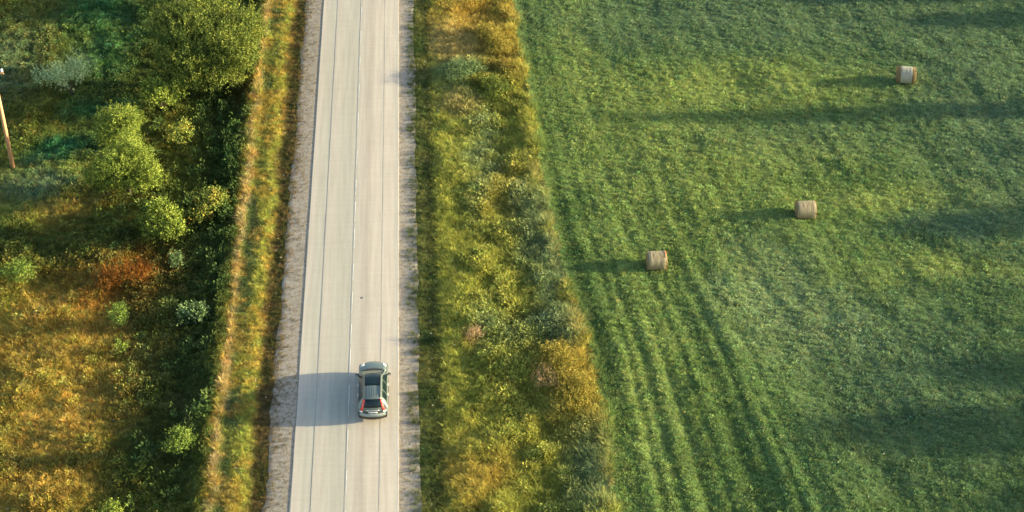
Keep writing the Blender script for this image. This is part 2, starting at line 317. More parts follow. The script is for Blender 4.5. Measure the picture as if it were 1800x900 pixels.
strip('edge_line', 2.90, 2.96, .026, .026, worn, road, depth=.004, wob=.03, seed=21)
dashes = [(-24.3, 2.3), (-20.3, .75), (-16.9, .95), (-13.3, 1.9), (-9.7, 1.6), (-6.9, .95), (-3.7, 1.2), (-.4, .8), (3.3, 1.2), (6.5, 1.3), (9.4, .9), (13.2, .9), (18.2, 1.1), (22.3, 1.0), (26.4, 1.0), (30.5, .9), (34.4, .9), (38.4, 1.0)]
for y, l in dashes:
    mb = MB(); mb.box((-.10, y, .0335), (.05, l, .004)); mb.box((-.105, y-l*.5-.5, .0332), (.03, 1.0, .003)); mb.build('lane_dash', white, road)
stain = principled('oil_stain', (.09, .08, .07), .5)
mb = MB(); mb.tube([(.52, -3.75, .024), (.52, -3.75, .033)], [.11, .10], 10); mb.build('oil_stain', stain, road)

# gravel shoulders: sheets 1 cm over the ground
GM = gravel_mat()
def shoulder(xa, xb, seed):
    xs = np.linspace(xa, xb, 8); ys = np.concatenate([[-160], np.arange(-34, 48, .2), [260]]); V = []
    for y in ys:
        for k, x in enumerate(xs):
            t = (x-xa)/(xb-xa); out = t if xa > 0 else 1-t
            dx = ((vnoise(0, y, 2.7, seed)-.5)*.25)*out
            dx += (vnoise(0, y, .7, seed+1)-.5)*.2*out*(t if xa > 0 else 1-t)
            V.append((x+dx, y, x, .012-(.05 if out > .99 else 0)))
    V = np.array(V); V = np.stack([V[:, 0], V[:, 1], hz(V[:, 2], V[:, 1])+V[:, 3]], 1)
    n = len(xs); F_ = [(i*n+k, (i+1)*n+k, (i+1)*n+k+1, i*n+k+1) for i in range(len(ys)-1) for k in range(n-1)]
    o = link('gravel_shoulder', mesh_np('gravel_shoulder', V, F_, GM, True)); tag(o, kind='structure')
shoulder(-4.95, -3.22, 31); shoulder(2.94, 4.38, 35)

# ------------------------------------------------------------------ instanced ground cover
VAR = bpy.data.collections.new('clump_meshes')       # not linked to the scene: only the shapes that the scatter uses
def blades(n, h, r, lean, wdt, segs=2, seed=0, droop=.3):
    g = random.Random(seed); V = []; Fs = []
    for i in range(n):
        a = g.uniform(0, 6.283); rr = r*math.sqrt(g.random()); b = Vector((rr*math.cos(a), rr*math.sin(a), -.02))
        d = Vector((math.cos(a)*lean*g.uniform(.2, 1.3)+g.gauss(0, .15), math.sin(a)*lean*g.uniform(.2, 1.3)+g.gauss(0, .15), 1)).normalized()
        L = h*g.uniform(.5, 1.15); s = Vector((-math.sin(a+g.uniform(-1, 1)), math.cos(a), 0)).normalized()*wdt/2*g.uniform(.7, 1.3); k0 = len(V)
        for k in range(segs+1):
            t = k/segs; p = b+d*L*t+Vector((d.x, d.y, -.5))*L*droop*t*t; wv = s*(1-.75*t)
            V += [p-wv, p+wv]
        for k in range(segs): Fs.append((k0+2*k, k0+2*k+1, k0+2*k+3, k0+2*k+2))
    return V, Fs
def leaves(n, r, h, ll, seed=0, up=.5, aspect=.45):
    g = random.Random(seed); V = []; Fs = []
    for i in range(n):
        a = g.uniform(0, 6.283); rr = r*math.sqrt(g.random()); z = h*g.uniform(.25, 1)*(1-.55*(rr/r)**2)
        p = Vector((rr*math.cos(a), rr*math.sin(a), z)); d = Vector((math.cos(a)*.7+g.gauss(0, .5), math.sin(a)*.7+g.gauss(0, .5), up+g.gauss(0, .35))).normalized()
        L = ll*g.uniform(.6, 1.3); s = d.cross(Vector((g.gauss(0, .5), g.gauss(0, .5), 1))).normalized()*L*aspect/2; k0 = len(V)
        V += [p, p+d*L*.5-s, p+d*L, p+d*L*.5+s]; Fs.append((k0, k0+1, k0+2, k0+3))
    return V, Fs
vidx = {}
def variant(key, V, Fs):
    me = mesh_np('clump', [tuple(v) for v in V], Fs, M_tint); o = bpy.data.objects.new('v%02d_%s' % (len(vidx), key), me); VAR.objects.link(o); vidx[key] = len(vidx)
for s in range(3): variant('clover%d' % s, *leaves(34, .17, .14, .062, s, .45, .7))
for s in range(3): variant('turf%d' % s, *blades(20, .17, .13, .7, .022, 2, 10+s))
for s in range(3): variant('tall%d' % s, *blades(26, .62, .18, .55, .028, 3, 20+s, .45))
for s in range(3): variant('weed%d' % s, *leaves(64, .32, .55, .13, 30+s, .7, .42))
for s in range(2): variant('stalk%d' % s, *leaves(46, .13, 1.0, .12, 40+s, 1.1, .35))
variant('flower', *leaves(3, .03, .30, .07, 50, .1, .9))
variant('stone', *[[Vector(p) for p in ((-.04,-.03,0),(.04,-.03,0),(.03,.04,0),(-.03,.03,0),(0,0,.045))], np.array([(0,1,4,4),(1,2,4,4),(2,3,4,4),(3,0,4,4)])]) if False else None
gnt = bpy.data.node_groups.new('scatter_clumps', 'GeometryNodeTree')
gnt.interface.new_socket('Geometry', in_out='INPUT', socket_type='NodeSocketGeometry'); gnt.interface.new_socket('Geometry', in_out='OUTPUT', socket_type='NodeSocketGeometry')
N = gnt.nodes; gi = N.new('NodeGroupInput'); go = N.new('NodeGroupOutput'); iop = N.new('GeometryNodeInstanceOnPoints'); ci = N.new('GeometryNodeCollectionInfo')
ci.inputs['Collection'].default_value = VAR; ci.inputs['Separate Children'].default_value = True; ci.inputs['Reset Children'].default_value = True
def na(nm, dt):
    a = N.new('GeometryNodeInputNamedAttribute'); a.data_type = dt; a.inputs['Name'].default_value = nm; return a.outputs['Attribute']
gl = gnt.links
gl.new(gi.outputs[0], iop.inputs['Points']); gl.new(ci.outputs[0], iop.inputs['Instance']); iop.inputs['Pick Instance'].default_value = True
gl.new(na('idx', 'INT'), iop.inputs['Instance Index']); gl.new(na('rot', 'FLOAT_VECTOR'), iop.inputs['Rotation']); gl.new(na('scl', 'FLOAT_VECTOR'), iop.inputs['Scale']); gl.new(iop.outputs[0], go.inputs[0])
def scatter(name, label, P, idx, rot, scl, tint):
    me = bpy.data.meshes.new(name); n = len(P); me.vertices.add(n); me.vertices.foreach_set('co', np.asarray(P, np.float32).ravel())
    a = me.attributes.new('idx', 'INT', 'POINT'); a.data.foreach_set('value', np.asarray(idx, np.int32))
    a = me.attributes.new('rot', 'FLOAT_VECTOR', 'POINT'); a.data.foreach_set('vector', np.asarray(rot, np.float32).ravel())
    a = me.attributes.new('scl', 'FLOAT_VECTOR', 'POINT'); a.data.foreach_set('vector', np.asarray(scl, np.float32).ravel())
    c = np.ones((n, 4), np.float32); c[:, :3] = np.clip(tint, 0, 1)
    a = me.attributes.new('tint', 'FLOAT_COLOR', 'POINT'); a.data.foreach_set('color', c.ravel())
    me.materials.append(M_tint)
    o = link(name, me); m = o.modifiers.new('scatter', 'NODES'); m.node_group = gnt
    tag(o, label, kind='stuff'); return o
def inview(x, y, pad=2.5):
    t = (y+25)/61.0
    return (x > -20.5-10.2*t-pad) & (x < 39.5+17.2*t+pad)
def pts(x0, x1, y0, y1, dens):
    n = int((x1-x0)*(y1-y0)*dens); x = rng.uniform(x0, x1, n); y = rng.uniform(y0, y1, n); k = inview(x, y); return x[k], y[k]
def jit(c, n, a=.22, hue=.12):
    b = np.exp(rng.normal(0, a, n)); c = c*b[:, None]; c[:, 0] *= np.exp(rng.normal(0, hue, n)); c[:, 2] *= np.exp(rng.normal(0, hue, n)); return c
def place(name, label, x, y, keys, s, tint, tilt=.15, lean=None, zs=None, dz=0):
    n = len(x); z = hz(x, y)+dz; idx = np.array([vidx[k] for k in keys])[rng.integers(0, len(keys), n)]
    rot = np.stack([rng.normal(0, tilt, n), rng.normal(0, tilt, n), rng.uniform(0, 6.28, n)], 1)
    s = np.asarray(s)*np.ones(n); zz = s if zs is None else s*zs
    return scatter(name, label, np.stack([x, y, z], 1), idx, rot, np.stack([s, s, zz], 1), tint)
YA, YB = -28, 42
# hay field: short regrowth of clover and grass
x, y = pts(12, 60, YA, YB, 48); k = x > edge(y)-.1; x, y = x[k], y[k]; n = len(x)
s = rng.uniform(.5, 1.1, n)*(.6+.85*fbm(x, y, 1.2, 81, 3)); c = jit(cover(x, y), n)
h = int(n*.4)
place('field_clover', 'low green clover regrowth covering the mown hay field', x[:h], y[:h], ['clover0','clover1','clover2'], s[:h], c[:h])
place('field_grass', 'short green grass covering the mown hay field', x[h:], y[h:], ['turf0','turf1','turf2'], s[h:]*1.15, c[h:])
# right verge, ditch weeds and the dry fringe at the field's edge
x, y = pts(3.5, 16.5, YA, YB, 34); e = edge(y); kk = (x-4.6)/(e-4.6)
ok = (x < e+(fbm(x, y, 1.3, 18, 3)-.55)*2.2) & (rng.random(len(x)) < (.06+.94*sstep(3.65, 4.45, x+(fbm(x, y, 1.0, 19, 4)-.5)*2.4))); x, y, kk = x[ok], y[ok], kk[ok]; n = len(x)
c = jit(cover(x, y), n, .22, .07); lush = fbm(x, y, 1.5, 83, 3); up = sstep(.15, .5, kk)
gold_ = c[:, 0] > .33
isw = rng.random(n) < (1-.85*gold_)* (.08+.5*up*(lush > .47))*sstep(.12, .3, kk)*sstep(.95, .7, kk); s = (.45+.75*up*np.clip((lush-.25)*2, .3, 1.3)+.1)*rng.uniform(.7, 1.3, n); s = s*np.interp(kk, [-.1, 0, .06, .12], [.75, .85, .9, 1])
place('ditch_weeds', 'leafy olive and blue-green weeds filling the ditch right of the road', x[isw], y[isw], ['weed0','weed1','weed2'], s[isw], c[isw], .2)
place('verge_grass', 'tall yellow-green grass on the verge right of the road', x[~isw], y[~isw], ['tall0','tall1','tall2'], s[~isw]*.95, c[~isw], .25)
# left verge strip
x, y = pts(-8.9, -3.5, YA, YB, 42); ok = rng.random(len(x)) < .05+.95*sstep(-3.75, -4.95, x+(fbm(x, y, 1.0, 23, 4)-.5)*2.4); x, y = x[ok], y[ok]; n = len(x)
fr = np.exp(-((x+7.9+(fbm(x, y, 1.4, 29, 3)-.5)*1.1)/.18)**2)*np.clip(3.2*(fbm(x, y, 1.1, 28, 3)-.34), 0, 1.15)*np.interp(y, [-25, -14, -2, 3, 20, 26, 40], [.8, .9, .55, 1.1, 1.1, .5, .7]); s = np.clip(.42+.1*rng.random(n)+.55*fr*rng.uniform(.6, 1.2, n), .2, 2)*np.interp(x, [-5.7, -4.9, -4.2], [1, .85, .5])
place('verge_grass', 'grass strip with a tall dry fringe along the bank left of the road', x, y, ['tall0','tall1','tall2','turf0'], s, jit(cover(x, y), n, .25, .12), .3)
# rough undergrowth below the bank: knee to chest high, tint darkened to paint the bank's shade
x, y = pts(-22, -8.4, YA, YB, 3.4); u_ = fbm(x, y, 2.6, 91, 3); q_ = (rng.random(len(x)) < sstep(-20, -15, x)*sstep(.40, .58, u_)*np.where(y < -3, .45, 1)) & ~((x < -14.0) & (y < -3)); x, y = x[q_], y[q_]; n = len(x)
place('undergrowth', 'dense shade-darkened olive undergrowth of weeds and young shoots below the bank', x, y, ['weed0','weed1','weed2','stalk0','stalk1'], rng.uniform(.9, 1.9, n), jit(cover(x, y)*.4+PAL['dgreen']*.7, n, .4, .09), .2)
# left meadow below the bank
x, y = pts(-35, -8.2, YA, YB, 30); n = len(x); lush = fbm(x, y, 1.9, 85, 3); c = jit(cover(x, y), n, .3, .16); wd = rng.random(n) < np.clip((lush-.42)*5, .12, .85)*np.where(c[:, 0] > .26, .08, 1)
s = (.5+1.0*np.clip(lush-.3, 0, .6))*rng.uniform(.7, 1.35, n)*np.where(x > -9.6, .7, 1)
place('meadow_weeds', 'leafy weeds and low brush covering the meadow below the bank', x[wd], y[wd], ['weed0','weed1','weed2'], s[wd], c[wd], .2)
place('meadow_grass', 'long olive and golden grass of the meadow below the bank', x[~wd], y[~wd], ['tall0','tall1','tall2'], s[~wd]*.9, c[~wd], .35)
# sparse weeds in the gravel
xa, ya = pts(-4.9, -3.3, YA, YB, 5); xb, yb = pts(3.0, 4.4, YA, YB, 6); q_ = rng.random(len(xb)) < np.exp(-(xb-3.0)/.5)+.25; xb, yb = xb[q_], yb[q_]; x = np.concatenate([xa, xb]); y = np.concatenate([ya, yb]); n = len(x)
place('gravel_weeds', 'small brown tufts growing in the gravel shoulders', x, y, ['turf0','turf1','turf2'], rng.uniform(.3, .75, n), jit(np.tile(PAL['brown'], (n, 1)), n), .2)
# flower heads
fx = []; 
for (x0, x1, d) in ((-9, -5, .8), (4.8, 7, 2.2), (-30, -9, .35), (15, 40, .06)):
    x, y = pts(x0, x1, YA, YB, d); fx.append(np.stack([x, y], 1))
fx = np.concatenate(fx); n = len(fx); tn = np.where(rng.random(n)[:, None] < .6, (.75, .72, .6), (.6, .5, .12))
place('wildflowers', 'tiny white and pale yellow flower heads dotting the grass', fx[:, 0], fx[:, 1], ['flower'], rng.uniform(.4, .8, n), tn, .2)

# ------------------------------------------------------------------ trees and shrubs
bark = principled('bark', (.05, .038, .025), .9, bump=.6, bscale=30, var=.35, vscale=12)
def crown_mesh(name, blobs, shoots, ll, m, seed, up=.8, per=11, slen=.45, aspect=.42):
    g = np.random.default_rng(seed); nb = []
    for b in blobs:
        nb.append((b[0], b[1], b[2], b[3]*.72, b[4]*.72, b[5]*.72))
        for k in range(7):
            a = g.uniform(0, 6.283); el = g.uniform(-.3, 1.2); f = g.uniform(.28, .5); q_ = 1.02-f*.8
            nb.append((b[0]+b[3]*q_*math.cos(a)*math.cos(el), b[1]+b[4]*q_*math.sin(a)*math.cos(el), b[2]+b[5]*q_*math.sin(el), b[3]*f, b[4]*f, b[5]*f*1.1))
    blobs = nb; vol = np.array([b[3]*b[4]*b[5] for b in blobs])**(2/3); pr = vol/vol.sum()
    bi = g.choice(len(blobs), shoots, p=pr); B = np.array(blobs, float)[bi]
    d = g.normal(size=(shoots, 3)); d[:, 2] = np.where(d[:, 2] < -.25*np.abs(d[:, 2]), d[:, 2]*.55, d[:, 2]); d /= np.linalg.norm(d, axis=1)[:, None]
    nn = fbm(d[:, 0]*3+B[:, 0]*5+d[:, 2]*2.3+50, d[:, 1]*3+B[:, 1]*5-d[:, 2]*1.7+50, .9, seed % 50, 3)
    keep = nn > .40; d = d[keep]; B = B[keep]; nn = nn[keep]; S = len(d)
    r = (g.uniform(.45, 1, S)**.5)*(.36+1.25*nn)
    r = r*np.where(g.random(S) < .07, 1.28, 1)
    root = B[:, :3]+d*B[:, 3:6]*r[:, None]
    ax = d*.6+np.array([0, 0, up])+g.normal(0, .3, (S, 3)); ax /= np.linalg.norm(ax, axis=1)[:, None]; L = slen*g.uniform(.5, 1.4, S)
    V = []
    t = (np.arange(per)+.5)/per
    P = root[:, None, :]+ax[:, None, :]*(L[:, None]*t[None])[:, :, None]+g.normal(0, .035, (S, per, 3))
    ld = ax[:, None, :]*.7+g.normal(0, .75, (S, per, 3)); ld /= np.linalg.norm(ld, axis=2)[:, :, None]
    fn = d[:, None, :]*.9+g.normal(0, .55, (S, per, 3)); sd_ = np.cross(ld, fn); sd_ /= np.linalg.norm(sd_, axis=2)[:, :, None]
    lw = (ll*g.uniform(.6, 1.3, (S, per))*(1-.35*t[None]))[:, :, None]
    A = P; Bv = P+ld*lw*.5-sd_*lw*aspect/2; Cv = P+ld*lw; Dv = P+ld*lw*.5+sd_*lw*aspect/2
    V = np.stack([A, Bv, Cv, Dv], 2).reshape(-1, 3); F_ = np.arange(len(V)).reshape(-1, 4)
    return mesh_np(name, V, F_, m)
def gz(x, y): return float(hz(np.array([x]), np.array([y]))[0])
def tree(name, label, cat, x, y, blobs, shoots, ll, m, seed, group=None, trunk_r=.08, **kw):
    """blobs relative to the foot: (dx, dy, z, rx, ry, rz)"""
    z = gz(x, y); t = empty(name, (x, y, z)); tag(t, label, cat, group)
    g = random.Random(seed)
    mb = MB(); top = max(b[2] for b in blobs)
    mb.tube([(0, 0, -.15), (g.uniform(-.05, .05), 0, top*.35), (0, g.uniform(-.05, .05), top*.8)], [trunk_r*1.2, trunk_r, trunk_r*.35], 7)
    mb.build('trunk' if top > 1.6 else 'stem', bark, t, True)
    for b in blobs:
        for q_ in range(2 if len(blobs) < 5 else 1):
            lb = MB(); s0 = Vector((0, 0, top*g.uniform(.15, .45))); e_ = Vector((b[0]+g.uniform(-.4, .4)*b[3], b[1]+g.uniform(-.4, .4)*b[4], b[2]+b[5]*.4)); mid = (s0+e_)/2+Vector((0, 0, .1*top))
            lb.tube([s0, mid, e_], [trunk_r*.55, trunk_r*.35, trunk_r*.12], 5); lb.build('limb', bark, t, True)
    link('crown', crown_mesh('crown', blobs, shoots, ll, m, seed, **kw), t)
    return t
L_yg = leafy('leaf_yellow_green', [(.07,.11,.02), (.16,.21,.035), (.33,.36,.06)])
L_willow = leafy('leaf_willow', [(.05,.08,.02), (.115,.15,.03), (.27,.28,.045)])
L_silver = leafy('leaf_silver', [(.16,.22,.11), (.34,.44,.20), (.6,.66,.34)])
L_mix = leafy('leaf_autumn_green', [(.06,.10,.025), (.12,.17,.035), (.26,.26,.05), (.38,.18,.03)])
L_rust = leafy('leaf_rust', [(.09,.035,.008), (.22,.08,.012), (.36,.16,.03)])
L_blue = leafy('leaf_blue_green', [(.06,.10,.04), (.12,.18,.07), (.20,.27,.11)])
L_gold = leafy('leaf_gold', [(.12,.11,.02), (.24,.20,.035), (.42,.33,.08)])
L_bright = leafy('leaf_bright_green', [(.07,.12,.025), (.13,.19,.035), (.24,.28,.06)])
L_dark = leafy('leaf_dark', [(.02,.04,.015), (.04,.065,.018), (.08,.10,.02)])
L_pale = leafy('leaf_pale_pink', [(.20,.11,.04), (.38,.25,.12), (.55,.42,.26)])

tree('willow_tree', 'largest tree, broad round green willow casting a dark shadow left of the road', 'tree', -11.7, 24.8,
     [(0,0,4.0,3.6,3.4,2.6),(-1.8,-.8,3.0,2.4,2.2,1.9),(1.8,-.6,3.6,2.5,2.6,2.3),(-2.9,2.2,4.0,1.9,1.8,1.7),(.6,-1.9,2.4,2.6,1.7,1.7),(2.5,1.5,4.0,2.0,2.2,1.8),(0,2,4.6,3,2.4,2.2)], 9500, .17, L_willow, 3, trunk_r=.2, slen=.85, up=1.0, per=18)
tree('willow_tree', 'yellow-green bushy tree cut by the top edge beside the bank', 'tree', -8.9, 36.8, [(0,0,2.2,1.5,1.8,1.6),(-1,1,1.8,1.2,1.2,1.2)], 1300, .13, L_yg, 5, trunk_r=.1)
tree('willow_tree', 'dark tree cut by the top edge behind the largest willow', 'tree', -15.6, 37.4, [(0,0,2.6,2.2,2,1.8),(2.4,.8,2.8,2,1.8,1.7)], 1700, .14, L_dark, 6, trunk_r=.14)
tree('silver_shrub', 'silvery spiky shrub standing alone in the upper left meadow', 'shrub', -22.4, 23.6, [(0,0,1.5,1.3,1.1,.8),(-1.7,.5,1.1,1.2,.9,.7),(.9,.8,1.8,.9,.8,.7)], 420, .13, L_silver, 7, up=1.3, slen=1.1, trunk_r=.06, per=30)
tree('leafy_bush', 'leafy yellow-green bush just below the largest willow', 'bush', -15.2, 21.0, [(0,0,1.4,1.35,1.2,1.1),(1.2,.4,1.7,.8,.7,.8),(-.5,.7,1.8,.9,.8,.8)], 620, .18, L_yg, 8, aspect=.6, trunk_r=.06)
tree('birch_tree', 'bright yellow-green rounded tree top, upper one of two merged crowns', 'tree', -17.5, 15.0, [(0,0,3.0,1.7,1.6,1.4),(-.2,.3,2.2,2.0,1.8,1.4),(.8,0,3.5,1.1,1.1,.9)], 3000, .14, L_yg, 9, trunk_r=.12)
tree('birch_tree', 'broad yellow-green tree, lower one of two merged crowns', 'tree', -16.4, 10.0, [(0,0,2.2,2.4,2.2,1.8),(-1.4,.2,1.7,1.5,1.4,1.3),(1.4,-.2,1.8,1.5,1.5,1.3),(.2,1.3,2.9,1.5,1.5,1.3)], 4600, .15, L_yg, 10, trunk_r=.14)
tree('leafy_bush', 'small bush with rusty orange tips right of the upper birch', 'bush', -13.5, 16.2, [(0,0,1.2,.9,.8,.9),(.5,.8,1.3,.6,.6,.6)], 260, .16, L_mix, 11, aspect=.6, trunk_r=.05)
tree('leafy_bush', 'dense upright bush directly below the lower birch', 'bush', -13.4, 5.0, [(0,0,1.3,1.35,1.2,1.2),(.4,-.5,.9,1.2,1.0,.9),(-.4,.6,1.8,.9,.8,.8)], 1500, .17, L_yg, 12, aspect=.6, trunk_r=.07)
tree('leafy_bush', 'dark leafy bush with a few orange leaves close to the bank', 'bush', -10.6, 7.2, [(0,0,1.2,1.3,1.2,1.0),(.6,.5,1.5,.8,.8,.7),(-.5,-.8,.7,.9,.7,.6)], 560, .19, L_mix, 13, aspect=.65, trunk_r=.06)
tree('rusty_shrub', 'rusty orange-brown feathery shrub in the middle of the meadow', 'shrub', -15.4, .5, [(0,0,.7,2.0,1.5,.7),(-1.2,-.6,.6,1.2,1.0,.6),(1.1,-.4,.6,1.1,1.1,.55)], 1500, .10, L_rust, 14, trunk_r=.04, aspect=.3)
tree('sapling', 'narrow blue-green sapling beside the rusty shrub', 'sapling', -12.1, 1.0, [(0,0,.8,.42,.42,.75)], 150, .14, L_blue, 15, trunk_r=.03)
tree('sapling', 'pale green spiky sapling in the golden grass below the rusty shrub', 'sapling', -15.3, -4.6, [(0,0,.9,.62,.6,.85)], 190, .15, L_bright, 16, trunk_r=.03, up=1.2)
tree('sapling', 'smallest sapling, thin and yellow-green, below the pale spiky one', 'sapling', -14.9, -7.4, [(0,0,.7,.35,.35,.6)], 60, .16, L_yg, 17, trunk_r=.025)
tree('sapling', 'bright green sapling at the bank foot, level with the car', 'sapling', -10.1, -17.4, [(0,0,1.1,.85,.8,.9),(.1,.1,1.7,.5,.5,.5)], 420, .15, L_bright, 18, trunk_r=.035, up=1.1)
tree('leafy_bush', 'broad-leaved blue-green bush at the bank foot above the bright sapling', 'bush', -10.4, -4.6, [(0,0,.7,1.0,.8,.65)], 230, .2, L_blue, 19, aspect=.6, trunk_r=.04)
tree('leafy_bush', 'low bright green bush near the left edge of the meadow', 'bush', -22.6, .6, [(0,0,.7,1.2,1.0,.65)], 380, .15, L_bright, 20, trunk_r=.04)
tree('sapling', 'yellow-green sapling top at the bottom edge of the meadow', 'sapling', -13.5, -22.3, [(0,0,.8,.5,.4,.6)], 120, .16, L_yg, 21, trunk_r=.03)
# bushes of the right ditch
tree('golden_shrub', 'golden brown shrub with pale pink seed heads at the field edge', 'shrub', 13.4, -11.4, [(0,0,0.56,1.25,1.44,0.6),(-0.5,1.2,0.5,1.0,0.96,0.45)], 800, .13, L_gold, 22, trunk_r=.04)
tree('golden_shrub', 'lower golden shrub with orange leaves beside the field edge', 'shrub', 14.0, -14.3, [(0,0,0.56,1.12,1.56,0.6),(-0.7,-0.6,0.43,1.12,0.96,0.45)], 800, .13, L_gold, 23, trunk_r=.04)
tree('seeding_weed', 'pale pinkish seed heads left of the golden shrubs', 'weed', 12.1, -12.8, [(0,0,.7,.7,1.2,.45)], 170, .10, L_pale, 24, trunk_r=.03)
tree('rusty_shrub', 'small rust and cream weed clump alone on the verge right of the road', 'shrub', 7.8, -8.4, [(0,0,.4,.5,.4,.35)], 130, .10, L_pale, 25, trunk_r=.02)
tree('silver_shrub', 'blue-green silvery shrub in the upper ditch right of the road', 'shrub', 7.6, 23.6, [(0,0,.35,1.2,1.3,.35),(1.1,.8,.3,.8,.9,.3)], 900, .12, L_blue, 26, trunk_r=.04)
tree('ditch_bush', 'dark olive bush right of the silvery ditch shrub', 'bush', 10.3, 21.5, [(0,0,0.56,1.38,1.44,0.6)], 700, .13, L_willow, 27, trunk_r=.04)
tree('ditch_bush', 'golden bush at the field edge near the top of the photo', 'bush', 10.9, 28.0, [(0,0,0.56,1.38,1.56,0.6),(-0.6,1.6,0.5,1.12,1.2,0.45)], 900, .13, L_gold, 28, trunk_r=.04)
# the row of trees beyond the right edge that shades parts of the field
ty = [(84, -30, 10.5), (88, -24.5, 9.5), (85, -18.5, 11), (89, -12.5, 9.5), (92, 2.5, 10.4), (90, 11.5, 8), (90, 30.5, 8.3), (86, 35.5, 10), (91, 42, 9), (90, 17.0, 13.6)]
src = None
for i, (x, y, h) in enumerate(ty):
    z = gz(x, y); f = h/10
    if src is None:
        src = tree('field_tree', 'tall tree of the row beyond the right side of the field', 'tree', x, y, [(0,0,6.5,2.2,2.7,2.8),(0,1.3,4.6,2,2,2.2),(0,-1.2,4.4,2,2,2.2),(0,0,8.4,1.4,1.5,1.5)], 1500, .34, L_dark, 77, group='trees beyond the field', trunk_r=.22, slen=.9)
        t = src
    else:
        t = src.copy(); COL.objects.link(t)
        for ch in src.children: c_ = ch.copy(); COL.objects.link(c_); c_.parent = t
    t.location = (x, y, z); t.scale = (f*.4, f*.55, f) if h > 12 else (f, f, f); t.rotation_euler.z = i*1.9

# ------------------------------------------------------------------ hay bales
def bale_mats():
    m, n, out = mat('bale_net_wrap'); L = n.links
    b = n.nodes.new('ShaderNodeBsdfPrincipled'); b.inputs['Roughness'].default_value = .75; L.new(b.outputs[0], out.inputs[0])
    tc = n.nodes.new('ShaderNodeTexCoord'); mp = n.nodes.new('ShaderNodeMapping'); mp.inputs['Scale'].default_value = (14, 1.6, 1.6); L.new(tc.outputs['Object'], mp.inputs[0])
    nz = n.nodes.new('ShaderNodeTexNoise'); nz.inputs['Scale'].default_value = 1; nz.inputs['Detail'].default_value = 6; L.new(mp.outputs[0], nz.inputs[0])
    rp = n.nodes.new('ShaderNodeValToRGB'); r = rp.color_ramp; r.elements[0].position = .3; r.elements[0].color = (.13,.095,.045,1); r.elements[1].position = .68; r.elements[1].color = (.33,.27,.16,1); e = r.elements.new(.5); e.color = (.235,.185,.10,1)
    L.new(nz.outputs[0], rp.inputs[0]); L.new(rp.outputs[0], b.inputs['Base Color'])
    bp = n.nodes.new('ShaderNodeBump'); bp.inputs['Strength'].default_value = .6; bp.inputs['Distance'].default_value = .03; L.new(nz.outputs[0], bp.inputs['Height']); L.new(bp.outputs[0], b.inputs['Normal'])
    return m
M_wrap = bale_mats(); M_pwrap = principled('pale_net_wrap', (.27,.25,.18), .6, bump=.4, bscale=12, var=.25, vscale=5)
M_straw = leafy('straw', [(.16,.09,.03), (.30,.19,.07), (.42,.28,.12)], trans=.1); M_end = principled('bale_end', (.15,.10,.04), .95, bump=1, bscale=18, var=.45, vscale=9)
M_twine = principled('orange_twine', (.60,.20,.06), .7)
